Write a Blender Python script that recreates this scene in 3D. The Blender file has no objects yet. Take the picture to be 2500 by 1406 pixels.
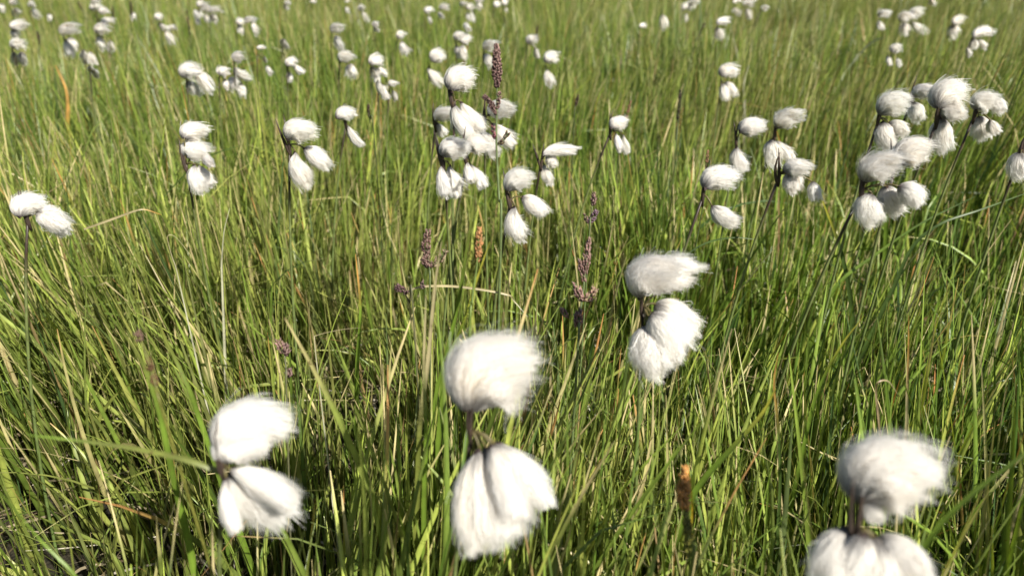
import bpy, math
import numpy as np
from mathutils import Vector

rng = np.random.default_rng(7)
R = math.radians

# ------------------------------------------------------------------ camera
CAM_H = 0.52
PITCH = 24.5
FPX = 1853.0                    # focal length in pixels of the 2500 px wide photo
scene = bpy.context.scene
cam_d = bpy.data.cameras.new("camera")
cam = bpy.data.objects.new("camera", cam_d)
scene.collection.objects.link(cam)
cam.location = (0, 0, CAM_H)
cam.rotation_euler = (R(90 - PITCH), 0, 0)
cam_d.sensor_width = 36
cam_d.lens = 36 * FPX / 2500
cam_d.clip_start = 0.02
cam_d.clip_end = 500
cam_d.dof.use_dof = True
cam_d.dof.focus_distance = 0.60
cam_d.dof.aperture_fstop = 7.0
scene.camera = cam

# ------------------------------------------------------------------ sky, sun, exposure
SUN_AZ = 140.0                  # clockwise from +Y (the way the camera looks): behind, to the right
SUN_EL = 40.0
w = bpy.data.worlds.new("World")
scene.world = w
w.use_nodes = True
nt = w.node_tree
bg = nt.nodes["Background"]
sky = nt.nodes.new("ShaderNodeTexSky")
sky.sky_type = 'NISHITA'
sky.sun_disc = False
sky.sun_elevation = R(SUN_EL)
sky.sun_rotation = R(SUN_AZ)
nt.links.new(sky.outputs[0], bg.inputs[0])
bg.inputs[1].default_value = 0.05
sd = bpy.data.lights.new("sun", 'SUN')
sun = bpy.data.objects.new("sun", sd)
scene.collection.objects.link(sun)
tosun = Vector((math.sin(R(SUN_AZ)) * math.cos(R(SUN_EL)), math.cos(R(SUN_AZ)) * math.cos(R(SUN_EL)), math.sin(R(SUN_EL))))
sun.rotation_euler = tosun.to_track_quat('Z', 'Y').to_euler()
sd.energy = 5.0
sd.angle = R(0.5)
sd.color = (1.0, 0.95, 0.86)
scene.view_settings.view_transform = 'Standard'
scene.view_settings.look = 'None'
scene.view_settings.gamma = 1
scene.view_settings.exposure = 0.64
cy = scene.cycles
cy.max_bounces = 12
cy.diffuse_bounces = 9
cy.glossy_bounces = 2
cy.transmission_bounces = 9
cy.transparent_max_bounces = 4
scene.render.filter_size = 1.3
cy.sample_clamp_indirect = 4
cy.caustics_reflective = False
cy.caustics_refractive = False
cy.use_denoising = True

# ------------------------------------------------------------------ pixel -> world
cp, sp_ = math.cos(R(PITCH)), math.sin(R(PITCH))
CAM = np.array([0, 0, CAM_H])
RT = np.array([1.0, 0, 0]); FW = np.array([0, cp, -sp_]); UP = np.array([0, sp_, cp])

def at(x, y, d):
    v = RT * (x - 1250) / FPX + UP * (703 - y) / FPX + FW
    return CAM + v / np.linalg.norm(v) * d

def head_dist(x, y, drop=0.18):
    v = RT * (x - 1250) / FPX + UP * (703 - y) / FPX + FW
    v = v / np.linalg.norm(v)
    return drop / max(-v[2], 0.055)

def project(P):
    q = P - CAM
    z = q @ FW
    zz = np.where(z > 0.01, z, 0.01)
    return 1250 + FPX * (q @ RT) / zz, 703 - FPX * (q @ UP) / zz, z

# ------------------------------------------------------------------ mesh helpers
def np_mesh(name, V, Q=None, T=None, col=None, smooth=True):
    """V (n,3); Q quads (m,4); T tris (k,3); col (n,3) vertex colours"""
    me = bpy.data.meshes.new(name)
    nq = 0 if Q is None else len(Q); ntri = 0 if T is None else len(T)
    me.vertices.add(len(V)); me.vertices.foreach_set("co", np.ascontiguousarray(V, np.float32).ravel())
    parts, tot = [], []
    if nq: parts.append(np.asarray(Q, np.int32).ravel()); tot.append(np.full(nq, 4, np.int32))
    if ntri: parts.append(np.asarray(T, np.int32).ravel()); tot.append(np.full(ntri, 3, np.int32))
    li = np.concatenate(parts); lt = np.concatenate(tot)
    me.loops.add(len(li)); me.loops.foreach_set("vertex_index", li)
    me.polygons.add(len(lt))
    ls = np.concatenate([[0], np.cumsum(lt)[:-1]]).astype(np.int32)
    me.polygons.foreach_set("loop_start", ls)
    me.polygons.foreach_set("use_smooth", np.full(len(lt), smooth))
    me.update(calc_edges=True)
    if col is not None:
        a = me.color_attributes.new("Col", 'FLOAT_COLOR', 'POINT')
        c = np.ones((len(V), 4), np.float32); c[:, :3] = col
        a.data.foreach_set("color", c.ravel())
    return me

class Buf:
    """collects pieces of one mesh"""
    def __init__(s): s.V, s.Q, s.T, s.C, s.n = [], [], [], [], 0
    def add(s, V, Q=None, T=None, C=(1, 1, 1)):
        V = np.asarray(V, float)
        C = np.asarray(C, float)
        if C.ndim == 1: C = np.tile(C, (len(V), 1))
        s.V.append(V); s.C.append(C)
        if Q is not None and len(Q): s.Q.append(np.asarray(Q) + s.n)
        if T is not None and len(T): s.T.append(np.asarray(T) + s.n)
        s.n += len(V)
    def build(s, name, mat, parent=None, origin=(0, 0, 0), smooth=True):
        V = np.concatenate(s.V) - np.asarray(origin)
        Q = np.concatenate(s.Q) if s.Q else None
        T = np.concatenate(s.T) if s.T else None
        me = np_mesh(name, V, Q, T, np.concatenate(s.C), smooth)
        me.materials.append(mat)
        o = bpy.data.objects.new(name, me)
        scene.collection.objects.link(o)
        if parent is not None: o.parent = parent
        return o

def strip_faces(N, K, M):
    """quads for N strips of K rings of M verts"""
    i = np.arange(N)[:, None, None] * K * M
    k = np.arange(K - 1)[None, :, None] * M
    m = np.arange(M - 1)[None, None, :]
    a = i + k + m
    return np.stack([a, a + 1, a + 1 + M, a + M], -1).reshape(-1, 4)

def norm(v): return v / np.maximum(np.linalg.norm(v, axis=-1, keepdims=True), 1e-9)

def tube(P, r, C, sides=6):
    """P (K,3), r (K,), C (K,3) -> closed tube"""
    P = np.asarray(P, float); K = len(P)
    r = np.broadcast_to(r, (K,)); C = np.broadcast_to(np.asarray(C, float), (K, 3))
    T = norm(np.gradient(P, axis=0))
    ref = np.array([0.3, 1, 0.1]) if abs(T[0] @ np.array([0.3, 1, 0.1])) < 0.9 else np.array([1.0, 0, 0])
    U = norm(np.cross(T, ref)); W = np.cross(T, U)
    a = np.arange(sides) * 2 * math.pi / sides
    V = P[:, None] + r[:, None, None] * (np.cos(a)[None, :, None] * U[:, None] + np.sin(a)[None, :, None] * W[:, None])
    V = V.reshape(-1, 3)
    k = np.arange(K - 1)[:, None] * sides; m = np.arange(sides)[None]
    m2 = (m + 1) % sides
    Q = np.stack([k + m, k + m2, k + sides + m2, k + sides + m], -1).reshape(-1, 4)
    V = np.concatenate([V, P[:1], P[-1:]])
    n0 = K * sides
    T_ = [[n0, (j + 1) % sides, j] for j in range(sides)] + [[n0 + 1, (K - 1) * sides + j, (K - 1) * sides + (j + 1) % sides] for j in range(sides)]
    return V, Q, np.array(T_), np.concatenate([np.repeat(C, sides, 0), C[:1], C[-1:]])

def bez(A, B, C, n):
    t = np.linspace(0, 1, n)[:, None]
    return (1 - t) ** 2 * A + 2 * t * (1 - t) * B + t * t * C

def catmull(P, n):
    P = np.asarray(P, float)
    P = np.concatenate([2 * P[:1] - P[1:2], P, 2 * P[-1:] - P[-2:-1]])
    out = []
    for i in range(1, len(P) - 2):
        t = np.linspace(0, 1, n, endpoint=False)[:, None]
        a, b, c, d = P[i - 1], P[i], P[i + 1], P[i + 2]
        out.append(0.5 * (2 * b + (c - a) * t + (2 * a - 5 * b + 4 * c - d) * t ** 2 + (3 * b - a - 3 * c + d) * t ** 3))
    out.append(P[-2:-1])
    return np.concatenate(out)

def noise2(x, y, s, seed=0):
    """smooth value noise"""
    r = np.random.default_rng(seed).random((64, 64))
    u, v = x / s + 31.3, y / s + 17.7
    i, j = np.floor(u).astype(int), np.floor(v).astype(int)
    f, g = u - i, v - j
    f = f * f * (3 - 2 * f); g = g * g * (3 - 2 * g)
    q = lambda a, b: r[a % 64, b % 64]
    return (q(i, j) * (1 - f) + q(i + 1, j) * f) * (1 - g) + (q(i, j + 1) * (1 - f) + q(i + 1, j + 1) * f) * g

# ------------------------------------------------------------------ materials
def leaf_material(name, rough=0.45, spec=0.45, trans=0.3, tint=(1.25, 1.2, 0.5), noise_scale=60.0, amount=0.3):
    m = bpy.data.materials.new(name); m.use_nodes = True
    t = m.node_tree; N = t.nodes; L = t.links
    pb = N["Principled BSDF"]; out = N["Material Output"]
    at_ = N.new("ShaderNodeAttribute"); at_.attribute_name = "Col"
    tc = N.new("ShaderNodeTexCoord")
    nz = N.new("ShaderNodeTexNoise"); nz.inputs["Scale"].default_value = noise_scale; nz.inputs["Detail"].default_value = 3
    L.new(tc.outputs["Object"], nz.inputs["Vector"])
    mr = N.new("ShaderNodeMapRange"); mr.inputs[1].default_value = 0.3; mr.inputs[2].default_value = 0.7
    mr.inputs[3].default_value = 1 - amount; mr.inputs[4].default_value = 1 + amount
    L.new(nz.outputs[0], mr.inputs[0])
    mul = N.new("ShaderNodeVectorMath"); mul.operation = 'SCALE'
    L.new(at_.outputs["Color"], mul.inputs[0]); L.new(mr.outputs[0], mul.inputs["Scale"])
    if amount > .2:                                    # brown flecks
        n2 = N.new("ShaderNodeTexNoise"); n2.inputs["Scale"].default_value = 330; n2.inputs["Detail"].default_value = 2
        L.new(tc.outputs["Object"], n2.inputs["Vector"])
        r2 = N.new("ShaderNodeMapRange"); r2.inputs[1].default_value = .66; r2.inputs[2].default_value = .74
        L.new(n2.outputs[0], r2.inputs[0])
        mb = N.new("ShaderNodeMixRGB"); mb.inputs[2].default_value = (.10, .06, .02, 1)
        m7 = N.new("ShaderNodeMath"); m7.operation = 'MULTIPLY'; m7.inputs[1].default_value = .75
        L.new(r2.outputs[0], m7.inputs[0]); L.new(m7.outputs[0], mb.inputs[0]); L.new(mul.outputs[0], mb.inputs[1])
        mul = mb
    L.new(mul.outputs[0], pb.inputs["Base Color"])
    pb.inputs["Roughness"].default_value = rough
    pb.inputs["Specular IOR Level"].default_value = spec
    if trans > 0:
        tr = N.new("ShaderNodeBsdfTranslucent")
        tm = N.new("ShaderNodeVectorMath"); tm.operation = 'MULTIPLY'; tm.inputs[1].default_value = tint
        L.new(mul.outputs[0], tm.inputs[0]); L.new(tm.outputs[0], tr.inputs[0])
        mx = N.new("ShaderNodeMixShader"); mx.inputs[0].default_value = trans
        L.new(pb.outputs[0], mx.inputs[1]); L.new(tr.outputs[0], mx.inputs[2]); L.new(mx.outputs[0], out.inputs[0])
    return m

M_GRASS = leaf_material("grass_leaf", 0.40, 0.55, 0.20, (1.5, 1.45, 0.6))
M_DEAD = leaf_material("dead_leaf", 0.6, 0.3, 0.22, (1.1, 1.0, 0.8))
M_STEM = leaf_material("stem_skin", 0.45, 0.4, 0.0, noise_scale=150)
M_HEAD = leaf_material("seed_head", 0.6, 0.3, 0.15, (1, 1, 1), noise_scale=300, amount=0.35)
M_COTTON = leaf_material("cotton_hair", 0.7, 0.1, 0.55, (1.0, 1.0, 1.0), noise_scale=90, amount=0.01)

def ground_material():
    m = bpy.data.materials.new("peat_ground"); m.use_nodes = True
    t = m.node_tree; N = t.nodes; L = t.links
    pb = N["Principled BSDF"]
    tc = N.new("ShaderNodeTexCoord")
    a = N.new("ShaderNodeTexNoise"); a.inputs["Scale"].default_value = 9; a.inputs["Detail"].default_value = 8
    b = N.new("ShaderNodeTexNoise"); b.inputs["Scale"].default_value = 140; b.inputs["Detail"].default_value = 5
    L.new(tc.outputs["Object"], a.inputs["Vector"]); L.new(tc.outputs["Object"], b.inputs["Vector"])
    cr = N.new("ShaderNodeValToRGB")
    cr.color_ramp.elements[0].position = 0.35; cr.color_ramp.elements[0].color = (0.018, 0.014, 0.008, 1)
    cr.color_ramp.elements[1].position = 0.7; cr.color_ramp.elements[1].color = (0.045, 0.038, 0.018, 1)
    mx = N.new("ShaderNodeMixRGB"); mx.blend_type = 'OVERLAY'; mx.inputs[0].default_value = 0.6
    L.new(a.outputs[0], cr.inputs[0]); L.new(cr.outputs[0], mx.inputs[1]); L.new(b.outputs[0], mx.inputs[2])
    L.new(mx.outputs[0], pb.inputs["Base Color"]); pb.inputs["Roughness"].default_value = 0.9
    bp = N.new("ShaderNodeBump"); bp.inputs["Strength"].default_value = 0.8; bp.inputs["Distance"].default_value = 0.01
    L.new(b.outputs[0], bp.inputs["Height"]); L.new(bp.outputs[0], pb.inputs["Normal"])
    return m

# ------------------------------------------------------------------ ground
def make_ground():
    n = 160
    u = np.linspace(-1, 1, n); s = np.sign(u) * (np.abs(u) * 3 + np.abs(u) ** 6 * 147)
    X, Y = np.meshgrid(s, s)
    Z = 0.03 * (noise2(X, Y, 0.35, 3) - 0.5) * (np.hypot(X, Y) < 12)
    V = np.stack([X, Y, Z], -1).reshape(-1, 3)
    b = Buf(); b.add(V, strip_faces(1, n, n))
    o = b.build("ground", ground_material()); o["kind"] = "structure"
make_ground()

# ------------------------------------------------------------------ the cottongrass
# tufts: U(cx,cy,w,h) upper round head, D(cx,cy,w,h) hanging head, S(base, ctrl, tip, width) free form
def U(cx, cy, w, h): return ((cx - .42 * w, cy + .34 * h), (cx - .30 * w, cy - .34 * h), (cx + .46 * w, cy + .04 * h), h * .88)
def D(cx, cy, w, h): return ((cx - .16 * w, cy - .48 * h), (cx - .12 * w, cy), (cx + .16 * w, cy + .5 * h), w * 1.0)
def S(bx, by, kx, ky, tx, ty, w): return ((bx, by), (kx, ky), (tx, ty), w)

PLANTS = [
 # (label, distance or None, node (x, y) or None, tufts)
 ("large blurred white cottongrass, the round head and hanging lower tufts standing closest at bottom centre", .345, (1152, 1050),
  [S(1146, 1008, 1120, 855, 1290, 892, 208), S(1172, 1098, 1125, 1200, 1150, 1322, 104), S(1186, 1092, 1200, 1190, 1198, 1305, 122), S(1200, 1085, 1235, 1150, 1238, 1262, 90), S(1208, 1082, 1265, 1105, 1316, 1225, 62)]),
 ("cottongrass with comma-shaped upper head swept right, left of the bottom centre one", .36, (548, 1140),
  [S(547, 1112, 500, 965, 690, 1035, 110), S(552, 1135, 505, 1060, 640, 1080, 92), S(565, 1150, 600, 1180, 685, 1265, 112), S(562, 1148, 620, 1150, 695, 1225, 60), S(552, 1165, 535, 1230, 570, 1290, 34)]),
 ("large cottongrass in the bottom right corner, lower tufts cut by the bottom edge", .325, (2098, 1290),
  [S(2096, 1228, 2080, 1090, 2252, 1170, 178), S(2100, 1265, 2120, 1220, 2145, 1262, 44), S(2068, 1290, 2015, 1340, 2030, 1450, 96), S(2110, 1305, 2080, 1370, 2085, 1480, 96), S(2130, 1312, 2140, 1390, 2160, 1490, 120), S(2138, 1312, 2190, 1335, 2250, 1420, 84)]),
 ("sharp cottongrass with two heads side by side over wind-frayed lower tufts, right of centre", .445, (1570, 750),
  [S(1562, 728, 1535, 640, 1640, 665, 98), S(1608, 715, 1615, 635, 1686, 662, 90), S(1600, 742, 1640, 760, 1680, 815, 88), S(1590, 765, 1620, 800, 1655, 860, 84), S(1578, 795, 1560, 850, 1606, 908, 92), S(1588, 790, 1615, 830, 1640, 885, 80)]),
 ("cottongrass with dark neck, topmost of the crowded central group beside the purple seed head", .60, (1110, 247),
  [S(1104, 222, 1090, 172, 1152, 190, 64), S(1108, 255, 1105, 290, 1142, 332, 44), S(1124, 250, 1145, 280, 1163, 318, 38)]),
 ("cottongrass half hidden directly behind the purple seed head", .68, (1184, 292),
  [S(1194, 282, 1200, 252, 1244, 268, 44), S(1200, 302, 1220, 320, 1238, 352, 36), S(1172, 316, 1180, 340, 1200, 372, 36)]),
 ("cottongrass with square-ended hanging tufts, lowest left of the central group", .57, (1084, 394),
  [S(1082, 384, 1080, 340, 1136, 366, 54), S(1078, 403, 1072, 440, 1082, 474, 30), S(1098, 403, 1098, 440, 1106, 477, 32)]),
 ("cottongrass touching the right side of the square-ended one in the central group", .60, (1142, 382),
  [S(1142, 366, 1145, 340, 1186, 356, 46), S(1142, 396, 1138, 415, 1143, 442, 24), S(1148, 402, 1160, 420, 1172, 455, 28)]),
 ("faint small cottongrass behind the left edge of the central group", .80, (1064, 300),
  [S(1064, 298, 1062, 262, 1097, 282, 34), D(1072, 315, 24, 30)]),
 ("cottongrass with three separate tufts below the purple seed head, crossed by a thin blade", .56, (1247, 487),
  [S(1240, 468, 1235, 420, 1294, 436, 52), S(1258, 505, 1238, 540, 1258, 582, 46), S(1274, 482, 1300, 490, 1328, 522, 44)]),
 ("bluish white cottongrass flattened sideways right of the three-tuft one", .72, (1322, 392),
  [S(1324, 380, 1335, 355, 1392, 368, 30), D(1346, 388, 28, 34), D(1332, 422, 24, 44)]),
 ("small cottongrass with brown notch in its upper head, right of the purple seed head tip", None, None, [U(1346, 140, 32, 34), D(1339, 189, 23, 38)]),
 ("cottongrass beside a brown twig, midway between centre and right cluster", None, None, [U(1508, 301, 38, 38), D(1507, 345, 17, 40), D(1524, 350, 16, 44)]),
 ("tiny cottongrass with dark sedge spike touching its right side", None, None, [U(1298, 97, 26, 27), D(1309, 128, 13, 24)]),
 ("dim small cottongrass immediately left of the purple seed head tip", None, None, [U(1190, 113, 23, 27), D(1190, 144, 22, 30)]),
 ("clustered small cottongrass of four tufts behind the reddish blade tip", None, None, [U(1121, 88, 24, 27), U(1138, 97, 22, 28), D(1117, 124, 17, 26), D(1131, 127, 19, 34)]),
 ("cottongrass with slanted oval lower tuft, left of the reddish blade tip", None, (1050, 160), [U(1068, 137, 34, 39), S(1044, 166, 1055, 190, 1071, 205, 24)]),
 ("small cottongrass with compact tuft over pointed tuft, fourth row left of the central group", None, None, [U(978, 84, 20, 25), D(984, 116, 18, 31)]),
 ("ragged cottongrass with several loose lower tufts, right of the two stacked pairs", None, None, [U(918, 147, 32, 32), D(913, 176, 20, 30), S(922, 168, 935, 170, 943, 184, 16), D(921, 196, 16, 20)]),
 ("two narrow hanging cottongrass tufts just below the ragged one", None, None, [D(925, 212, 18, 32), D(937, 223, 18, 34)]),
 ("pale miniature cottongrass right of the two narrow hanging tufts", None, None, [U(958, 203, 18, 20), D(961, 232, 11, 22)]),
 ("cottongrass with blunt square upper head, lower right of the topmost stacked pair", None, None, [U(842, 139, 33, 34), D(858, 173, 26, 32)]),
 ("neat stacked pair of cottongrass tufts, round over oval, upper left of centre", None, None, [U(818, 70, 24, 27), D(824, 103, 21, 31)]),
 ("cottongrass with narrow tuft trailing down right like a feather", None, (846, 298), [U(842, 277, 47, 38), S(847, 305, 852, 335, 875, 353, 21)]),
 ("bright cottongrass with dark stem and two fanned lower tufts, left of centre", .62, (707, 354),
  [S(703, 342, 700, 298, 762, 320, 56), S(722, 372, 712, 415, 738, 448, 44), S(742, 362, 770, 375, 798, 405, 44)]),
 ("cottongrass with three tufts stacked in a column, left half", .72, (455, 402),
  [S(450, 338, 448, 305, 498, 320, 44), S(448, 384, 445, 350, 505, 372, 50), S(492, 372, 500, 380, 508, 402, 18), S(476, 403, 462, 430, 484, 467, 34), S(484, 403, 495, 420, 508, 452, 26)]),
 ("cottongrass sprawling to the lower right above the three-tuft column", None, (455, 196), [U(464, 173, 50, 46), S(478, 180, 500, 190, 514, 220, 34), S(458, 198, 465, 220, 486, 233, 26)]),
 ("cottongrass sunk in the grass at the left edge, crossed by green blades", .62, (68, 530),
  [S(50, 530, 20, 478, 100, 495, 48), S(92, 515, 105, 520, 160, 552, 52), S(110, 525, 130, 530, 156, 572, 34)]),
 ("small pinkish cottongrass close to the left edge, above the bluish one", None, None, [U(38, 63, 22, 23), D(37, 82, 17, 18)]),
 ("small bluish cottongrass at the left edge with split lower tufts", None, None, [U(40, 107, 27, 26), D(36, 141, 15, 28), D(55, 143, 18, 30)]),
 ("bright domed cottongrass with cream lower tufts, upper left corner area", None, (153, 90), [U(163, 71, 40, 33), D(164, 116, 20, 42), D(176, 110, 24, 38)]),
 ("dull greenish white cottongrass pair low beside the bright domed one", None, None, [D(205, 137, 17, 30), D(223, 140, 16, 27)]),
 ("tiny faint cottongrass under the greenish white pair", None, None, [D(220, 168, 10, 14), D(231, 179, 11, 20)]),
 ("cottongrass cut by dark sedge spike, low tufts parted around it", None, None, [U(248, 72, 34, 27), D(244, 103, 16, 32), D(270, 113, 18, 26)]),
 ("round cottongrass head above the one cut by the dark sedge spike", None, None, [U(253, 27, 20, 20), U(259, 54, 20, 20)]),
 ("small cottongrass behind the dark leaning sedge spike at top left", None, None, [U(229, 5, 14, 12), U(229, 18, 16, 20)]),
 ("tiny cottongrass high near the upper left corner, round above slanted tuft", None, None, [U(31, 6, 16, 12), D(39, 30, 15, 18)]),
 ("single slanted cottongrass tuft touching the left edge near the corner", None, None, [D(5, 18, 12, 17)]),
 ("tiny cottongrass third along the top left, tufts slanting right", None, None, [U(77, 10, 13, 15), D(84, 31, 15, 19)]),
 ("lone pinpoint cottongrass tuft above the bright domed one", None, None, [D(122, 41, 9, 14)]),
 ("lone dim cottongrass tuft behind a black sedge spike", None, None, [D(325, 38, 12, 16)]),
 ("bent scraggly cottongrass with four ragged tufts in a downward zigzag", None, (390, 55), [U(388, 41, 18, 17), S(387, 57, 395, 65, 405, 76, 12), U(420, 69, 20, 14), S(405, 76, 410, 85, 418, 104, 14)]),
 ("leftmost two-tuft cottongrass of the tight far cluster at the top", None, None, [D(478, 33, 10, 18), D(488, 33, 10, 18), D(482, 50, 10, 20)]),
 ("tallest cottongrass of the tight far cluster at the top", None, None, [U(488, 10, 14, 16), U(499, 20, 15, 22), D(504, 43, 12, 24)]),
 ("rightmost cottongrass of the tight far cluster, plump head with brownish tuft", None, None, [U(520, 24, 21, 16), D(522, 44, 17, 18)]),
 ("left one of two adjoining small cottongrass right of the tight far cluster", None, None, [U(587, 53, 17, 18), D(587, 72, 15, 18)]),
 ("right one of two adjoining small cottongrass right of the tight far cluster", None, None, [U(606, 49, 17, 17), D(620, 68, 13, 30)]),
 ("single rounded cottongrass head above the loose group of five tufts", None, None, [U(581, 141, 22, 26)]),
 ("round-headed cottongrass at the left of the loose group of five tufts", None, None, [U(545, 173, 24, 28), D(552, 205, 14, 22)]),
 ("loose faded cottongrass at the right of the group of five tufts", None, None, [S(572, 166, 575, 185, 598, 190, 22), D(568, 201, 22, 28), D(591, 219, 19, 30)]),
 ("small cottongrass with three tufts splayed, left of the blunt square one", None, None, [U(710, 152, 24, 26), S(716, 160, 724, 165, 734, 178, 15), D(707, 187, 14, 22)]),
 ("faded pink cottongrass tuft above the splayed three-tuft one", None, None, [D(692, 106, 16, 22)]),
 ("bluish speck of cottongrass between the group of five and the splayed one", None, None, [U(634, 117, 15, 10), D(646, 144, 7, 14), D(655, 170, 12, 20)]),
 ("tiny double cottongrass tuft at the top edge, left of centre", None, None, [U(702, 7, 12, 13), D(697, 18, 9, 13)]),
 ("pinpoint cottongrass beside the tiny double tuft at the top edge", None, None, [U(763, 4, 9, 9)]),
 ("pinpoint cottongrass tuft left of the beaded trailing one", None, None, [U(846, 4, 9, 6), D(847, 24, 9, 14)]),
 ("far cottongrass with tufts trailing down right like beads", None, None, [U(882, 20, 15, 15), S(884, 28, 888, 38, 896, 52, 12)]),
 ("lone pinkish cottongrass tuft below the beaded trailing one", None, None, [U(916, 60, 13, 14), D(918, 71, 9, 12)]),
 ("narrow two-tuft far cottongrass at top centre", None, None, [U(1043, 25, 12, 17), D(1048, 47, 8, 14)]),
 ("pale far cottongrass right of the narrow top centre one", None, None, [U(1080, 18, 16, 17), D(1074, 36, 12, 14)]),
 ("far cottongrass with long striped lower tufts at top centre", None, None, [U(1128, 10, 10, 12), U(1149, 17, 19, 19), D(1143, 40, 11, 26), D(1152, 40, 10, 26)]),
 ("dim cottongrass tuft under the striped top centre one", None, None, [D(1138, 65, 14, 20)]),
 ("far cottongrass half cut by the top edge, right of the striped one", None, None, [U(1167, 2, 16, 12), D(1170, 14, 15, 15)]),
 ("faint far cottongrass tuft at the top, left of the pinkish oval one", None, None, [U(1213, 11, 14, 17)]),
 ("pinkish oval far cottongrass at the top above a thin dark spike", None, None, [U(1232, 6, 11, 18), D(1236, 24, 7, 9)]),
 ("upright grey cottongrass tuft alone in the far right-centre grass", None, None, [D(1620, 54, 20, 36)]),
 ("minute cottongrass dot left of the upright grey tuft", None, None, [U(1567, 63, 12, 12)]),
 ("far cottongrass with two joined upper heads near the top edge", None, None, [U(1675, 17, 20, 23), U(1690, 6, 18, 17), D(1674, 42, 12, 20)]),
 ("far cottongrass above a pale leaf blade, flat head over round tuft", None, None, [U(1762, 53, 26, 22), D(1753, 79, 19, 26)]),
 ("left one of the twin far cottongrass at the top edge", None, None, [U(1796, 4, 13, 12), D(1796, 27, 13, 15)]),
 ("right and brighter one of the twin far cottongrass at the top edge", None, None, [U(1823, 7, 16, 20), D(1825, 33, 14, 25)]),
 ("lone tiny cottongrass right of the brighter far twin", None, None, [U(1865, 21, 15, 15)]),
 ("cottongrass standing alone beside a white dry blade, right of centre", None, (1761, 200), [U(1777, 172, 42, 38), D(1768, 224, 24, 40), S(1768, 204, 1785, 210, 1792, 234, 26)]),
 ("slim two-tuft cottongrass over a broken pale straw", None, None, [U(2152, 35, 16, 20), D(2147, 61, 12, 20)]),
 ("left one of the touching far cottongrass pair, upper right", None, None, [U(2210, 43, 27, 30), D(2210, 72, 24, 26)]),
 ("right one of the touching far cottongrass pair, upper right", None, None, [U(2238, 32, 30, 29), S(2228, 54, 2232, 72, 2254, 80, 18)]),
 ("far cottongrass with grey left side, right of the touching pair", None, None, [U(2335, 51, 20, 23), D(2328, 75, 24, 26)]),
 ("far cottongrass with black-based head and tiny side tuft, near right edge", None, (2374, 92), [S(2376, 92, 2380, 65, 2408, 82, 24), D(2378, 107, 17, 24), S(2384, 100, 2395, 105, 2403, 118, 16), D(2362, 127, 11, 20)]),
 ("ragged far cottongrass with thin broken lower tufts, below the touching pair", None, None, [U(2187, 119, 25, 24), D(2168, 146, 10, 22), D(2192, 152, 11, 22)]),
 ("slanting far cottongrass tuft at the top edge, right side", None, None, [D(2274, 4, 11, 16)]),
 ("cottongrass with wedge-shaped head above a separate leaf-like tuft", None, (1800, 340), [S(1808, 324, 1815, 295, 1864, 312, 44), S(1800, 358, 1786, 385, 1802, 416, 34)]),
 ("cottongrass with grey-shaded head next to a yellow arching blade", None, (1893, 325), [S(1899, 314, 1900, 275, 1950, 286, 48), S(1884, 342, 1868, 370, 1900, 402, 42), S(1894, 345, 1915, 360, 1926, 395, 26)]),
 ("low half-buried cottongrass with long black neck, right of centre", .62, (1905, 425), [S(1914, 420, 1930, 390, 1975, 415, 42), D(1935, 442, 42, 46), D(1988, 465, 30, 44)]),
 ("plump domed cottongrass on dark stem with one tuft drooping beneath, right of centre", .60, (1718, 475), [S(1722, 462, 1718, 405, 1794, 438, 66), S(1738, 503, 1755, 540, 1798, 540, 44)]),
 ("cottongrass with black-shaded base, left head of the upper right cluster", .74, (2146, 288), [S(2148, 282, 2160, 228, 2214, 256, 56), S(2158, 298, 2140, 330, 2178, 358, 46), S(2170, 300, 2195, 305, 2210, 325, 30)]),
 ("small arched cottongrass at the back of the upper right cluster", .85, (2228, 242), [S(2228, 240, 2238, 200, 2283, 230, 32), D(2237, 270, 34, 42)]),
 ("tallest cottongrass with double head in the upper right cluster, crossed by a leaning blade", .68, (2292, 285), [S(2290, 265, 2285, 205, 2345, 228, 66), S(2298, 290, 2308, 252, 2348, 278, 44), S(2302, 290, 2280, 330, 2305, 368, 50)]),
 ("cottongrass at the right end of the upper right cluster", .76, (2382, 275), [S(2384, 270, 2382, 235, 2424, 250, 46), S(2422, 250, 2435, 245, 2447, 270, 28), D(2396, 310, 38, 52), D(2420, 308, 20, 30)]),
 ("largest cottongrass of the right cluster, drooping tufts behind green blades", .56, (2108, 462), [S(2112, 446, 2108, 378, 2190, 402, 76), S(2130, 474, 2090, 505, 2138, 541, 66), S(2165, 455, 2160, 490, 2192, 515, 52), S(2195, 455, 2225, 465, 2243, 498, 50)]),
 ("striped domed cottongrass pressed against the largest one in the right cluster", .60, (2186, 408), [S(2190, 402, 2200, 345, 2264, 374, 66)]),
 ("cottongrass cut off by the right edge of the picture", .70, (2494, 368), [S(2492, 374, 2468, 400, 2492, 432, 42)]),
]

COTTON = np.array([0.978, 0.968, 0.948])
CREAM = np.array([0.95, 0.86, 0.68])
DARK = np.array([0.10, 0.075, 0.065])
TUFTS2D = []          # screen discs used to keep blades from standing in front of the heads

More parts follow.
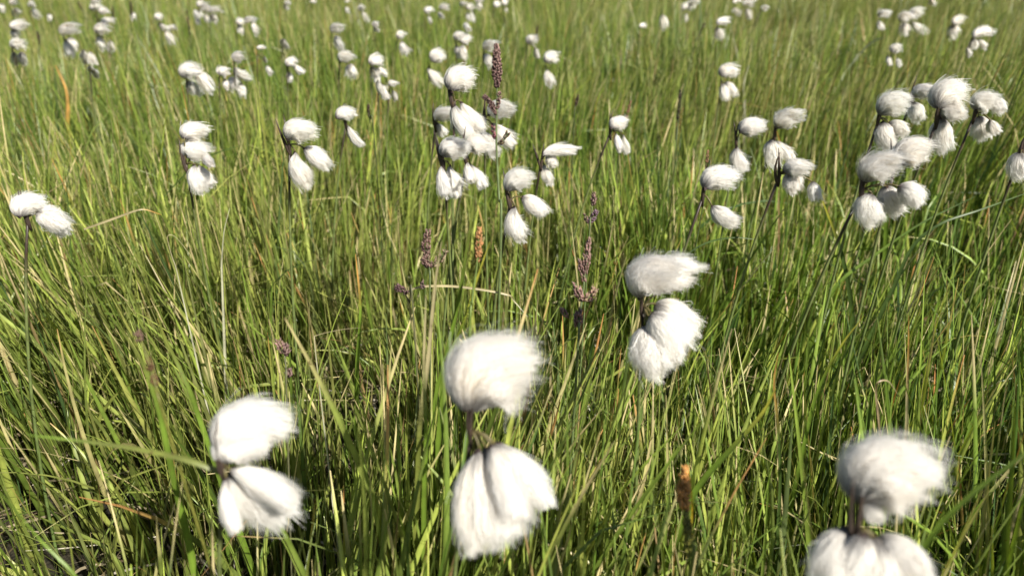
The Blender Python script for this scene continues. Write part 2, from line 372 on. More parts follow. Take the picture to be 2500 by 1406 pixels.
def make_tuft(B, C, T, wd, d, buf):
    """soft head of hair from base B along a bent spine to T, wd metres wide"""
    L = np.linalg.norm(C - B) * .5 + np.linalg.norm(T - C) * .5
    C = (B + T) / 2 + .62 * (C - (B + T) / 2)
    fat = wd / np.linalg.norm(T - B) > .62
    wd = wd * .89
    tint = 1 + rng.normal(0, .002, 3) - abs(rng.normal(0, .008)) * np.array([0, .35, 1.0])
    if d < 0.5: n, K, hw, nl = 5600, 12, 0.00009, 80
    elif d < 0.9: n, K, hw, nl = 2600, 9, 0.00011, 70
    elif d < 1.6: n, K, hw, nl = 520, 7, 0.00034, 40
    else: n, K, hw, nl = 240, 6, 0.0006, 28
    # spine
    def spine(s):
        s = s[..., None]
        return (1 - s) ** 2 * B + 2 * s * (1 - s) * C + s * s * T
    def dspine(s):
        s = s[..., None]
        return norm(2 * (1 - s) * (C - B) + 2 * s * (T - C) + 1e-6)
    view = norm(CAM - B)
    def frame(s):
        t = dspine(s); u = norm(np.cross(t, view)); return t, u, np.cross(t, u)
    pk = .48 if fat else .62
    def g(s):
        a = np.sin(np.minimum(s / pk, 1) * math.pi / 2) ** (.62 if fat else .8)
        return np.maximum(0.06, a * (1 - (.16 if fat else .10) * np.clip((s - pk) / (1 - pk), 0, 1) ** 2))
    lp = rng.random(nl) * 2 * math.pi; lr = rng.random(nl) ** .33; ls = rng.normal(0, .15, nl)
    lk = rng.integers(0, nl, n)
    ph = lp[lk] + rng.normal(0, .24, n); rho = np.clip(lr[lk] + rng.normal(0, .07, n), .05, 1.04)
    q_ = np.sqrt(np.maximum(0, 1 - .95 * np.minimum(rho, 1) ** 2))
    send = (.64 + .33 * q_ if fat else .72 + .26 * q_) * (1 + ls[lk] * (1 if fat else 1.2) + rng.normal(0, .08 if fat else .11, n))
    fly = rng.random(n) < .09
    send = np.minimum(np.where(fly, send * 1.06, send), 1.06)
    s0 = rng.random(n) * .10
    t = np.linspace(0, 1, K)[None]
    s = s0[:, None] + (send - s0)[:, None] * t
    tt, uu, vv = frame(s)
    R_ = wd / 2 * g(s) * rho[:, None] * (1 + np.where(fly, .22, 0)[:, None] * t ** 2)
    sp = (math.pi * 2 * rng.random((n, 3, 1))); fr = 1.2 + 3.6 * rng.random((n, 3, 1)); am = wd * .042 * (1 + 1.6 * fly[:, None, None])
    wob = am * np.sin(sp + fr * t[:, None] * 2.2) * t[:, None] ** 1.3          # n,3,K
    wob += (rng.normal(0, .5, (nl, 3))[lk] * wd * (.12 if fat else .18))[:, :, None] * t[:, None] ** 2
    P = spine(s) + R_[..., None] * (np.cos(ph)[:, None, None] * uu + np.sin(ph)[:, None, None] * vv) + np.moveaxis(wob, 1, 2)
    if d > 1.0: P += (rng.normal(0, .5, (nl, 1, 3))[lk] * wd * .16) * (t ** 1.5)[..., None]
    if fat and d < 1.2:
        dr = np.abs(rng.normal(0, .13, nl))[lk] + rng.random(n) * .08 - .17
        P += RT * (dr[:, None] * t ** 3 * wd)[..., None]
    if not fat:
        dr = (np.abs(rng.normal(0, .17, nl)) ** 1.0)[lk] * (.7 if d < .5 else 1.2) + rng.random(n) * .16
        P += RT * (dr[:, None] * t ** 2.5 * wd)[..., None] + np.array([0, 0, .25]) * (dr[:, None] * t ** 3 * wd)[..., None]
    rad = norm(np.cos(ph)[:, None, None] * uu + np.sin(ph)[:, None, None] * vv + rng.normal(0, .35, (n, 1, 3)))
    hd = norm(np.gradient(P, axis=1))
    W = norm(np.cross(hd, rad)) * (hw * (1.25 - .85 * t) * (1 + 1.1 * fly[:, None]))[..., None]
    Vv = np.stack([P - W, P + W], 2).reshape(-1, 3)
    # colour: brownish at the very base, cream inside, white outside
    sabs = np.clip(s, 0, 1)
    base = np.clip(1 - (sabs + rng.normal(0, .03, (n, 1))) / (.13 + (.14 if fat else .24) * (lr[lk][:, None] * 7 % 1 > .80)), 0, 1)[..., None]
    cr = (np.clip(1.15 - rho * 1.02, 0, .7)[:, None] * np.clip(1.1 - t, 0, 1))[..., None]
    c = COTTON * tint * (1 - cr) + CREAM * cr
    c = c * (1 - .8 * base) + DARK * .8 * base
    c = c * (1 - .02 * rng.random((n, 1, 1))) * (1 - .05 * (rng.random(nl) ** 2)[lk][:, None, None])
    buf.add(Vv, strip_faces(n, K, 2), C=np.repeat(c.reshape(-1, 3), 2, 0))
    # soft inner mass
    sc = np.linspace(0.0, .66, 12)
    prof = .52 * g(sc) * np.sqrt(np.maximum(.02, 1 - (sc / .68) ** 4))
    t_, u_, v_ = frame(sc)
    m = 16; a = np.arange(m) * 2 * math.pi / m
    lump = 1 + .10 * rng.normal(0, 1, (12, m))
    Pc = spine(sc)[:, None] + (wd / 2 * prof)[:, None, None] * lump[..., None] * (np.cos(a)[None, :, None] * u_[:, None] + np.sin(a)[None, :, None] * v_[:, None])
    k = np.arange(11)[:, None] * m; j = np.arange(m)[None]; j2 = (j + 1) % m
    Q = np.stack([k + j, k + j2, k + m + j2, k + m + j], -1).reshape(-1, 4)
    mxc = .55 if d < .5 else .12
    cc = COTTON * (1 - mxc) + CREAM * mxc
    cb = np.clip(1 - sc / .10, 0, 1)[:, None]
    cc = cc * (1 - cb) + DARK * cb
    buf.add(Pc.reshape(-1, 3), Q, C=np.repeat(cc, m, 0))

def spikelet_scales(P0, dirn, L, r, buf):
    """dark overlapping scales at the neck of a head"""
    n = 9
    for i in range(n):
        f = i / n
        a = rng.random() * 2 * math.pi
        ref = norm(np.cross(dirn, [0.2, 0.5, 1.0])); q = np.cross(dirn, ref)
        out = ref * math.cos(a) + q * math.sin(a)
        b = P0 + dirn * L * (f * .6 - .15)
        tip = b + dirn * L * .6 + out * r * 1.1
        side = norm(np.cross(out, dirn)) * r * .55
        V = [b + out * r * .35 - side * .6, b + out * r * .35 + side * .6, b * .45 + tip * .55 + out * r * .35 + side, tip, b * .45 + tip * .55 + out * r * .35 - side]
        cc = np.array([.045, .03, .028]) * (0.7 + rng.random() * .8)
        C = np.array([cc, cc, cc, cc * 2.5 + .02, cc])
        buf.add(np.array(V), None, [[0, 1, 2], [0, 2, 4], [4, 2, 3]], C)

ROOTS = []
def make_plant(label, d, node, tufts):
    if node is None:
        if len(tufts) > 1:
            node = (tufts[0][0][0] + 0.5, (tufts[0][0][1] * .6 + tufts[-1][0][1] * .4))
        else:
            node = (tufts[0][0][0] - 1, tufts[0][0][1] + 2)
    if d is None: d = head_dist(node[0], min(node[1], tufts[0][0][1]), 0.18 + 0.01 * math.sin(node[0]))
    N = at(node[0], node[1], d)
    lean = np.array([rng.normal(-.02, .02), rng.normal(0.01, .02), 0])
    root_p = np.array([N[0] + lean[0], N[1] + lean[1], 0.0])
    o = bpy.data.objects.new("cottongrass", None); scene.collection.objects.link(o)
    o.location = root_p; o.empty_display_size = .02
    o["label"] = label; o["category"] = "cottongrass"; o["group"] = "white cottongrass heads nodding across the meadow"
    small = d > 1.0
    sb = Buf()
    ctrl = np.array([root_p[0] * .7 + N[0] * .3 - .006, root_p[1] * .8 + N[1] * .2, N[2] * .6])
    P = bez(root_p, ctrl, N, 12)
    f = np.linspace(0, 1, 12)[:, None]
    cs = np.array([.10, .16, .04]) * (1 - f) + np.array([.15, .17, .06]) * f
    cs[-2:] = [.05, .035, .025]
    sb.add(*tube(P, np.linspace(.0013, .0010, 12), cs, 6))
    tb = []
    for i, (b, k, t, wpx) in enumerate(tufts):
        dd = d * (1 + (0.012 * (i % 3 - 1)))
        B, K_, T_ = at(*b, dd), at(*k, dd * 1.01), at(*t, dd * (1 + rng.normal(0, .015)))
        wd = wpx * d / FPX
        tb.append((B, K_, T_, wd, dd))
        up = N + np.array([0, 0, .35 * np.linalg.norm(B - N)])
        pk = bez(N, (up + B) / 2 + np.array([0, 0, .001]), B + (B - K_) * 0 , 6)
        if np.linalg.norm(B - N) > .0015:
            sb.add(*tube(pk, .0006 if d > .5 else .0007, [.12, .10, .04], 5))
        for q in (0.15, .4, .65, .9):
            x = (1 - q) ** 2 * b[0] + 2 * q * (1 - q) * k[0] + q * q * t[0]
            y = (1 - q) ** 2 * b[1] + 2 * q * (1 - q) * k[1] + q * q * t[1]
            TUFTS2D.append((x, y, wpx * .5 * (.75 if q in (.15, .9) else 1.0), dd * 1.0))
    if d < 1.0:                                        # long dark bracts wrapping the node
        for j in range(2):
            tip = N + np.array([rng.normal(-.002, .003), rng.normal(0, .003), .016 + .008 * rng.random()])
            pb = bez(N - np.array([0, 0, .010]), N + np.array([rng.normal(-.003, .002), -.002, .004]), tip, 6)
            sb.add(*tube(pb, np.array([.0008, .0013, .0013, .0010, .0006, .0002]) * (1.0 if d > .5 else .8), [.055, .038, .03], 5))
    else:
        pass
    st = sb.build("stem", M_STEM, o, root_p)
    for (B, K_, T_, wd, dd) in tb:
        hb = Buf(); make_tuft(B, K_, T_, wd, d, hb)
        tu = hb.build("cotton_tuft", M_COTTON, o, root_p)
        if d < 0.9:
            bb = Buf()
            spikelet_scales(B, norm(K_ - B), min(.010, wd * .45), min(.0022, wd * .12), bb)
            bb.build("scales", M_HEAD, tu, root_p)
    ROOTS.append(root_p)

for p in PLANTS: make_plant(*p)

# ------------------------------------------------------------------ sward of sedge and grass
TU = np.array(TUFTS2D)

def in_front_of_heads(P, keep=.04):
    """which blades (P: n,K,3) cross the line of sight to a head"""
    X, Y, Z = project(P)
    D_ = np.linalg.norm(P - CAM, axis=-1)
    bad = np.zeros(len(P), bool)
    order = np.argsort(X[:, -1])
    for x, y, r, d in TU:
        m = ((X - x) ** 2 + (Y - y) ** 2 < (r + 1.5) ** 2) & (D_ < d + .01) & (Z > .01)
        bad |= m.any(1)
    return bad & (rng.random(len(P)) > keep)

def hsv_mix(n):
    """blade colours: (base colour, tip colour, tip start)"""
    k = rng.random(n)
    g1 = np.array([.060, .106, .012]); g2 = np.array([.150, .220, .034]); g3 = np.array([.038, .078, .025]); st = np.array([.46, .38, .20]); br = np.array([.20, .13, .06]); ye = np.array([.30, .345, .065])
    u = rng.random((n, 1))
    c = g1 * (1 - u) + g2 * u
    c = np.where((k > .52)[:, None], g3 * (1 - u) + g1 * u, c)
    c = np.where((k > .66)[:, None], g2 * (1 - u) + ye * u, c)
    c = np.where((k > .92)[:, None], st * (1 - u * .5) + g2 * u * .5, c)
    c = np.where((k > .985)[:, None], br, c)
    c = c * (.75 + .5 * rng.random((n, 1)))
    tipk = rng.random(n)
    tip = np.where((tipk < .25)[:, None], st * 1.0, np.where((tipk < .31)[:, None], np.array([.36, .17, .06]), c))
    ts = .72 + .25 * rng.random(n)
    return c, tip, ts

def grow(pos, length, width, K, fold, dens_kind="green", per=(2, 5), cull=True):
    """tillers at pos (n,2); returns ribbons"""
    n = len(pos)
    cnt = rng.integers(per[0], per[1] + 1, n)
    idx = np.repeat(np.arange(n), cnt); m = len(idx)
    taz = rng.random(n) * 2 * math.pi
    tl = np.abs(rng.normal(0, .13, n))
    patch = noise2(pos[:, 0], pos[:, 1], .28, 11)
    L = length * (.62 + .62 * patch[idx]) * (1 + .24 * rng.normal(0, 1, m)).clip(.35, 1.55)
    az = rng.random(m) * 2 * math.pi
    phi0 = np.abs(rng.normal(0.02, .07, m))
    kap = np.abs(rng.normal(.05, .22, m)); droop = rng.random(m) < .08; kap = np.where(droop, kap + .7 + .8 * rng.random(m), kap)
    kink = rng.random(m) < .09; tk = .35 + .5 * rng.random(m); ka = (.5 + 1.3 * rng.random(m)) * kink
    t = np.linspace(0, 1, K)[None]
    phi = phi0[:, None] + kap[:, None] * t ** 1.4 + ka[:, None] * (t > tk[:, None])
    e = np.stack([np.cos(az), np.sin(az)], -1)
    step = (L / (K - 1))[:, None]
    h = np.concatenate([np.zeros((m, 1)), np.cumsum(np.sin((phi[:, 1:] + phi[:, :-1]) / 2) * step, 1)], 1)
    z = np.concatenate([np.zeros((m, 1)), np.cumsum(np.cos((phi[:, 1:] + phi[:, :-1]) / 2) * step, 1)], 1)
    P = np.zeros((m, K, 3))
    lean = np.stack([np.cos(taz), np.sin(taz)], -1) * tl[:, None] + np.array([.03, .0])
    lf = np.stack([noise2(pos[:, 0], pos[:, 1], .30, 41) - .5 + .22 * pos[:, 0].clip(-1, 1), noise2(pos[:, 0], pos[:, 1], .30, 42) - .5], -1) * .38
    lean = lean + lf
    P[..., 0] = pos[idx, 0][:, None] + rng.normal(0, .004, m)[:, None] + h * e[:, :1] + z * lean[idx, :1]
    P[..., 1] = pos[idx, 1][:, None] + rng.normal(0, .004, m)[:, None] + h * e[:, 1:] + z * lean[idx, 1:]
    P[..., 2] = np.maximum(z, .004 + .01 * rng.random((m, 1))) - .012 * (t < .01)
    keep = np.ones(m, bool)
    if cull:
        keep &= ~in_front_of_heads(P)
    if cull:                                           # heads stand where the sward is open to the sun
        hi = P[..., 2].max(1) > .17
        Pu = P[hi][:, max(K // 2 - 1, 0):]
        Pu = np.concatenate([Pu[:, :-1] * (1 - f_) + Pu[:, 1:] * f_ for f_ in (.25, .5, .75, 1.0)], 1)
        k2 = Pu.shape[1]; Ph = Pu.reshape(-1, 3)
        sd_ = np.array(tosun); bad = np.zeros(len(Ph), bool)
        e1 = norm(np.cross(sd_, [0, 0, 1.0])); e2 = np.cross(sd_, e1)
        A1, A2, A3 = Ph @ e1, Ph @ e2, Ph @ sd_
        od = np.argsort(A1); S1, S2, S3 = A1[od], A2[od], A3[od]
        for c, r in SUNNY:
            a_, b_ = np.searchsorted(S1, [c @ e1 - r, c @ e1 + r])
            q = ((S1[a_:b_] - c @ e1) ** 2 + (S2[a_:b_] - c @ e2) ** 2 < r * r) & (S3[a_:b_] > c @ sd_ - .005)
            bad[od[a_:b_][q]] = True
        bb = bad.reshape(-1, k2).any(1) & (rng.random(hi.sum()) > .04)
        keep[np.where(hi)[0][bb]] = False
    keep &= np.linalg.norm(P - CAM, axis=-1).min(1) > .37
    P = P[keep]; az = az[keep]; e = e[keep]; m = len(P); L = L[keep]
    wd = width * (.45 + .9 * rng.random(m) ** 1.3)
    prof = np.minimum(1, (1.02 - t) ** .62 * 1.25) * (.8 + .2 * np.minimum(t * 4, 1))
    tan = norm(np.gradient(P, axis=1))
    tw = rng.normal(0, .6, m)[:, None] + rng.normal(0, .8, m)[:, None] * t
    side0 = np.stack([-e[:, 1], e[:, 0], np.zeros(m)], -1)[:, None] + 0 * tan
    side0 = norm(side0 - (side0 * tan).sum(-1, keepdims=True) * tan)
    nrm = np.cross(tan, side0)
    side = side0 * np.cos(tw)[..., None] + nrm * np.sin(tw)[..., None]
    nrm = np.cross(tan, side)
    hw = (wd[:, None] / 2 * prof)[..., None]
    c, tip, ts = hsv_mix(m)
    f = np.clip((t - ts[:, None]) / .10, 0, 1)[..., None]
    col = c[:, None] * (1 - f) + tip[:, None] * f
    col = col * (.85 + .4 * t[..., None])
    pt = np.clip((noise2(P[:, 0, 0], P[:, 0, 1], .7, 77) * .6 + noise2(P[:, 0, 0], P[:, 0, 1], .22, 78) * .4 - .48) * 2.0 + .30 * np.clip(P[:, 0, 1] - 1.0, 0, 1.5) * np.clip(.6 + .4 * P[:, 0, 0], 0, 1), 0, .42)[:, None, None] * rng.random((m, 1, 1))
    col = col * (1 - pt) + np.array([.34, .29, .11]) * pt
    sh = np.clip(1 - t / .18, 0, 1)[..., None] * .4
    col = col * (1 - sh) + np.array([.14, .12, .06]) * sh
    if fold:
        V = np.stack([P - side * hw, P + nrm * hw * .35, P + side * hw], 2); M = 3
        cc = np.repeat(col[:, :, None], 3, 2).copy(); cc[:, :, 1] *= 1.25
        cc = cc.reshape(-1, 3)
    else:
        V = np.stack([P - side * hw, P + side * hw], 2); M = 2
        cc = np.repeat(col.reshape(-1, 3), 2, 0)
    return V.reshape(-1, 3), strip_faces(m, K, M), cc

def scatter(r0, r1, a0, a1, dens):
    """random points in an annular sector; angle measured from +Y"""
    A = (r1 * r1 - r0 * r0) * R(a1 - a0) / 2
    n = int(A * dens)
    r = np.sqrt(r0 * r0 + (r1 * r1 - r0 * r0) * rng.random(n)); a = R(a0) + R(a1 - a0) * rng.random(n)
    p = np.stack([r * np.sin(a), r * np.cos(a)], -1)
    # uneven cover: thinner spots
    k = noise2(p[:, 0], p[:, 1], .16, 21) * .6 + noise2(p[:, 0], p[:, 1], .5, 5) * .4
    return p[rng.random(n) < np.clip(-.35 + 2.4 * k, .16, 1)]

# dead leaves lying at the foot of the sward
def dead_litter():
    b = Buf()
    for r0, r1, dens, K, wd in ((.25, 1.5, 2600, 8, .0022), (1.5, 3.0, 700, 5, .003)):
        p = scatter(r0, r1, -62, 62, dens); n = len(p)
        L = .05 + .13 * rng.random(n)
        t = np.linspace(-.5, .5, K)[None]
        az = rng.random(n) * 2 * math.pi; cu = rng.normal(0, 5, n)
        ang = az[:, None] + cu[:, None] * t * L[:, None] * 3
        step = (L / (K - 1))[:, None]
        x = np.cumsum(np.cos(ang) * step, 1); y = np.cumsum(np.sin(ang) * step, 1)
        z0 = .012 + .05 * rng.random(n) ** 1.5; sl = rng.normal(0, .35, n)
        z = z0[:, None] + sl[:, None] * t * L[:, None] + (.02 * rng.random(n))[:, None] * np.cos(t * 3)
        P = np.stack([p[:, :1] + x, p[:, 1:] + y, np.maximum(z, .006)], -1)
        P = P[~in_front_of_heads(P, 0)]; n = len(P)
        tan = norm(np.gradient(P, axis=1))
        side = norm(np.cross(tan, norm(rng.normal(0, 1, (n, 1, 3)) + np.array([0, 0, 1.2]))))
        hw = (wd / 2 * (.4 + rng.random(n)))[:, None, None] * np.minimum(1, (.52 - np.abs(t)) * 6)[..., None]
        k = rng.random((n, 1))
        c = np.array([.40, .34, .22]) * k + np.array([.17, .12, .07]) * (1 - k)
        c = np.where(rng.random((n, 1)) < .12, np.array([.55, .50, .40]), c)
        V = np.stack([P - side * hw, P + side * hw], 2).reshape(-1, 3)
        b.add(V, strip_faces(n, K, 2), C=np.repeat(c, K * 2, 0))
    o = b.build("dead_grass", M_DEAD)
    o["kind"] = "stuff"; o["label"] = "pale dry grass litter lying between the green blades"; o["category"] = "dead grass"

# ------------------------------------------------------------------ single blades one can tell apart
GREEN = [.115, .18, .022]; DGREEN = [.06, .10, .022]; YEL = [.28, .27, .035]; STRAW = [.34, .29, .16]; ORNG = [.46, .25, .07]; PALE = [.38, .37, .26]; OLIVE = [.13, .15, .03]; BROWN = [.16, .09, .05]
def blade(label, pts, w0, c0, c1=None, name="grass_blade", cat="grass blade", to_ground=True, fold=.3, c1s=.75):
    w0 *= .72
    tx, ty, td = min(pts, key=lambda q: q[1])
    Yc = at(tx, ty, td)[1]
    if td > .45:
        Y2 = at(tx, ty, head_dist(tx, ty, .22))[1]
        if Y2 > Yc: w0 *= Y2 / Yc; Yc = Y2
    P = []
    for i, (x, y, d_) in enumerate(pts):
        u = at(x, y, 1.0) - CAM
        P.append(CAM + u / u[1] * (Yc + .0015 * math.sin(i * 2.1 + tx)))
    P = [q for q in P if q[2] > .01] if len([q for q in P if q[2] > .01]) > 1 else P
    if to_ground and P[0][2] > .02:
        sl = np.clip((P[0][0] - P[1][0]) / max(P[1][2] - P[0][2], .02), -.5, .5)
        P = [np.array([P[0][0] + sl * P[0][2] * .5, P[0][1] - .01, 0.0])] + P
    sg = np.median([np.linalg.norm(P[i + 1] - P[i]) for i in range(len(P) - 1)])
    nb = int(np.linalg.norm(P[1] - P[0]) / max(sg, .01))
    if nb > 1: P = [P[0] + (P[1] - P[0]) * i / nb for i in range(nb)] + P[1:]
    for q in P[len(P) // 2:]:
        X_, Y_, _z = project(q[None]); TUFTS2D.append((X_[0], Y_[0], 5, np.linalg.norm(q - CAM)))
    base = P[0].copy()
    P = catmull(P, 7); K = len(P); t = np.linspace(0, 1, K)
    tan = norm(np.gradient(P, axis=0)); view = norm(CAM - P)
    side = norm(np.cross(tan, view)); nr = np.cross(tan, side)
    hw = (w0 / 2 * np.minimum(1, (1.01 - t) ** .6 * 1.35) * (.75 + .25 * np.minimum(1, t * 4)))[:, None]
    c0 = np.array(c0); c1 = c0 if c1 is None else np.array(c1)
    f = np.clip((t - c1s) / .15, 0, 1)[:, None]
    c = c0 * (1 - f) + c1 * f
    c = c * (1 + .12 * np.sin(t * 23 + rng.random() * 6))[:, None]
    V = np.stack([P - side * hw, P + nr * hw * fold, P + side * hw], 1)
    cc = np.repeat(c[:, None], 3, 1); cc[:, 1] = cc[:, 1] * 1.3
    b = Buf(); b.add(V.reshape(-1, 3), strip_faces(1, K, 3), C=cc.reshape(-1, 3))
    o = b.build(name, M_GRASS, None, base); o.location = base
    o["label"] = label; o["category"] = cat
    o["group"] = "larger single blades rising out of the sward"
    return o

blade("broad bright green blade slanting up right, yellow edged, lower right", [(1700, 1195, .50), (1790, 1090, .49), (1860, 1010, .48), (1894, 948, .47)], .0072, GREEN, YEL)
blade("broad upright dark green blade left of the big blurred head, tallest of its clump", [(1085, 900, .42), (1118, 740, .43), (1148, 560, .44), (1163, 440, .45)], .0056, GREEN, OLIVE)
blade("second broad blade in the central clump, leaning right to a yellow tip", [(1075, 920, .43), (1130, 790, .44), (1165, 680, .44), (1196, 590, .45)], .0050, GREEN, YEL)
blade("olive brown blade in the central clump ending in a withered tip", [(1025, 1040, .40), (1045, 880, .40), (1062, 700, .41), (1078, 590, .41)], .0052, OLIVE, STRAW, c1s=.6)
blade("long straight green blade rising left of the big blurred head", [(1035, 1230, .38), (1040, 1080, .38), (1035, 900, .39), (1040, 720, .40)], .0050, GREEN, STRAW)
blade("thick out-of-focus green blade leaning left with brown flecks, lower left", [(460, 1320, .36), (420, 1150, .37), (385, 990, .38), (345, 880, .40), (285, 790, .42)], .0062, GREEN, OLIVE)
blade("broad bright green blade leaning up left among thin blades, left side", [(460, 945, .50), (430, 880, .50), (400, 820, .51), (382, 760, .51)], .0065, GREEN, OLIVE)
blade("wide blurred blade sweeping in from the right edge near the bottom", [(2280, 1300, .36), (2380, 1200, .36), (2500, 1110, .36), (2640, 1000, .36)], .0062, GREEN, GREEN)
blade("tall leaning blade crossing the tallest cottongrass of the upper right cluster", [(2165, 600, .55), (2215, 430, .57), (2268, 310, .58), (2320, 165, .60)], .0042, DGREEN, STRAW, fold=.5)
blade("dark upright blade in front of the largest right cluster cottongrass", [(2160, 640, .50), (2165, 540, .50), (2176, 470, .51), (2182, 405, .51)], .0048, GREEN, OLIVE)
blade("dark green arching blade running from the right cluster toward the right edge", [(2230, 600, .50), (2300, 545, .50), (2400, 510, .49), (2510, 470, .48)], .0034, DGREEN, DGREEN)
blade("thick arching blade crossing the right cluster base from lower left to upper right", [(2040, 700, .48), (2140, 620, .49), (2250, 545, .50), (2380, 480, .52)], .0036, GREEN, DGREEN)
blade("slim green blade with yellow middle beside the grey-shaded cottongrass", [(1900, 540, .56), (1918, 440, .58), (1910, 370, .60), (1895, 315, .62)], .0040, GREEN, ORNG)
blade("blade leaning left from the right half, dark green with yellow top", [(2080, 760, .50), (2060, 640, .51), (2035, 560, .52), (2000, 470, .53)], .0050, DGREEN, YEL)
blade("orange withered blade curving among the upper left grass", [(165, 300, .85), (166, 260, .85), (160, 215, .85), (135, 160, .85)], .0060, YEL, ORNG, c1s=.5)
blade("reddish brown blade tip poking above the topmost central cottongrass", [(1115, 300, .72), (1124, 200, .72), (1135, 140, .72), (1149, 92, .72)], .0036, BROWN, [.42, .24, .14])
blade("white dry blade standing right of the lone cottongrass", [(1818, 250, .98), (1816, 215, .98), (1821, 185, .98), (1830, 158, .98)], .0058, PALE, PALE, fold=.1)
blade("pale leaf blade leaning left under the flat far cottongrass head", [(1800, 130, 1.45), (1793, 105, 1.45), (1788, 85, 1.45), (1782, 68, 1.45)], .0070, PALE, PALE, fold=.1)
blade("white dry blade upright in the left grass beside green blades", [(541, 650, .62), (543, 610, .62), (548, 560, .62), (561, 508, .62)], .0032, PALE, PALE)
blade("bleached straw bent to a right angle, left of the blurred centre head", [(775, 900, .50), (768, 830, .50), (775, 818, .50), (830, 805, .51), (878, 800, .52)], .0018, PALE, STRAW, cat="straw", name="dry_straw")
blade("thin straw arching flat across the grass left of centre top", [(205, 560, .62), (330, 515, .64), (355, 512, .64), (395, 525, .65)], .0024, STRAW, ORNG, cat="straw", name="dry_straw", to_ground=False)
blade("long pale straw bowed across the centre below the orange spike", [(990, 715, .50), (1030, 700, .50), (1120, 700, .50), (1235, 718, .51), (1255, 735, .51), (1290, 775, .51)], .0022, STRAW, PALE, cat="straw", name="dry_straw", to_ground=False)
blade("straw folded like a hairpin in the left middle grass", [(430, 655, .58), (418, 620, .58), (409, 578, .58), (430, 580, .58), (472, 632, .58)], .0018, PALE, STRAW, cat="straw", name="dry_straw")
blade("pale folded straw bending over near the lower right head", [(2150, 1070, .50), (2139, 960, .50), (2143, 934, .50), (2168, 930, .50), (2192, 962, .50)], .0018, [.34, .25, .15], STRAW, cat="straw", name="dry_straw", to_ground=False)
blade("long upright straw with orange top in the lower right grass", [(2212, 1060, .46), (2215, 950, .47), (2218, 860, .47), (2219, 770, .48)], .0036, STRAW, ORNG, cat="straw", name="dry_straw")
blade("yellow blade standing beside the rust brown sedge spike", [(1690, 1400, .40), (1688, 1300, .40), (1690, 1230, .40), (1683, 1150, .40)], .0034, YEL, [.55, .38, .03])
blade("broad blade slanting left in the bottom left corner", [(180, 1400, .42), (110, 1330, .41), (50, 1260, .41), (-20, 1180, .40)], .0034, GREEN, GREEN)
blade("long olive blade crossing low from the left edge under the comma-shaped head", [(640, 1200, .40), (480, 1130, .40), (300, 1090, .40), (60, 1060, .40)], .0036, OLIVE, GREEN, to_ground=False)
blade("thin dark stalk leaning across the left column of three tufts", [(400, 480, .62), (480, 400, .64), (540, 370, .65), (590, 355, .66)], .0016, DGREEN, DGREEN, to_ground=False)
blade("green blade crossing in front of the cottongrass at the left edge", [(100, 740, .52), (75, 620, .52), (55, 540, .53), (48, 455, .55)], .0022, DGREEN, OLIVE)
blade("dark blade standing right of the cottongrass at the left edge", [(180, 700, .54), (172, 600, .54), (166, 500, .55), (160, 420, .56)], .0022, DGREEN, DGREEN)
blade("dark thin blade crossing the lowest tuft of the three-tuft cottongrass", [(1225, 610, .50), (1250, 560, .50), (1280, 510, .51), (1307, 462, .52)], .0024, OLIVE, OLIVE)
blade("dark horizontal stalk right of the sharp double-headed cottongrass", [(1650, 640, .55), (1720, 595, .56), (1790, 580, .57), (1850, 585, .57)], .0018, DGREEN, DGREEN, to_ground=False)
blade("broken pale straw bent over in the far right grass", [(2060, 185, .95), (2110, 120, 1.1), (2140, 98, 1.2), (2156, 93, 1.25)], .0050, [.30, .32, .2], PALE, cat="straw", name="dry_straw")
blade("tall green blade leaning right in the lower right grass", [(1960, 1100, .44), (1995, 960, .45), (2050, 850, .46), (2110, 770, .47)], .0040, GREEN, YEL)
blade("upright blue green blade left of the bottom right cottongrass", [(1905, 1160, .44), (1900, 1040, .44), (1890, 940, .45), (1900, 860, .46)], .0036, DGREEN, ORNG)
blade("tall thin blade ending orange between the two bottom centre heads", [(870, 1120, .42), (872, 900, .43), (880, 760, .44), (868, 620, .46)], .0040, GREEN, ORNG)

# ------------------------------------------------------------------ seed heads
def grain(b, P0, dirn, L, r, c, ctip):
    """one pointed scale or spikelet"""
    dirn = norm(dirn); ref = norm(np.cross(dirn, [.31, .42, .85])); q = np.cross(dirn, ref)
    mid = P0 + dirn * L * .45
    V = np.array([P0, mid + ref * r, mid + q * r, mid - ref * r, mid - q * r, P0 + dirn * L])
    T = [[0, 2, 1], [0, 3, 2], [0, 4, 3], [0, 1, 4], [5, 1, 2], [5, 2, 3], [5, 3, 4], [5, 4, 1]]
    b.add(V, None, T, np.array([c, c, c, c, c, ctip]))

def panicle(b, P, rmax, n, L, c, ctip, spread=.55):
    """spikelets around the axis P (polyline)"""
    P = catmull(P, 8); K = len(P)
    n = int(n * 1.5); L *= .72; rmax *= .74
    for i in range(n):
        f = rng.random() ** .85
        k = f * (K - 1); a = int(min(k, K - 2)); p = P[a] + (P[a + 1] - P[a]) * (k - a)
        ax = norm(P[min(a + 1, K - 1)] - P[a])
        out = norm(np.cross(ax, rng.normal(0, 1, 3)))
        r = rmax * math.sin(math.pi * min(.96, f * .9 + .08)) ** .7 * (.15 + .85 * rng.random() ** .6)
        s = .6 + .8 * rng.random()
        cc = np.array(c) * (.55 + rng.random() * .9)
        grain(b, p + out * r - ax * L * .3, ax + out * spread, L * s, L * .2 * s, cc, ctip)

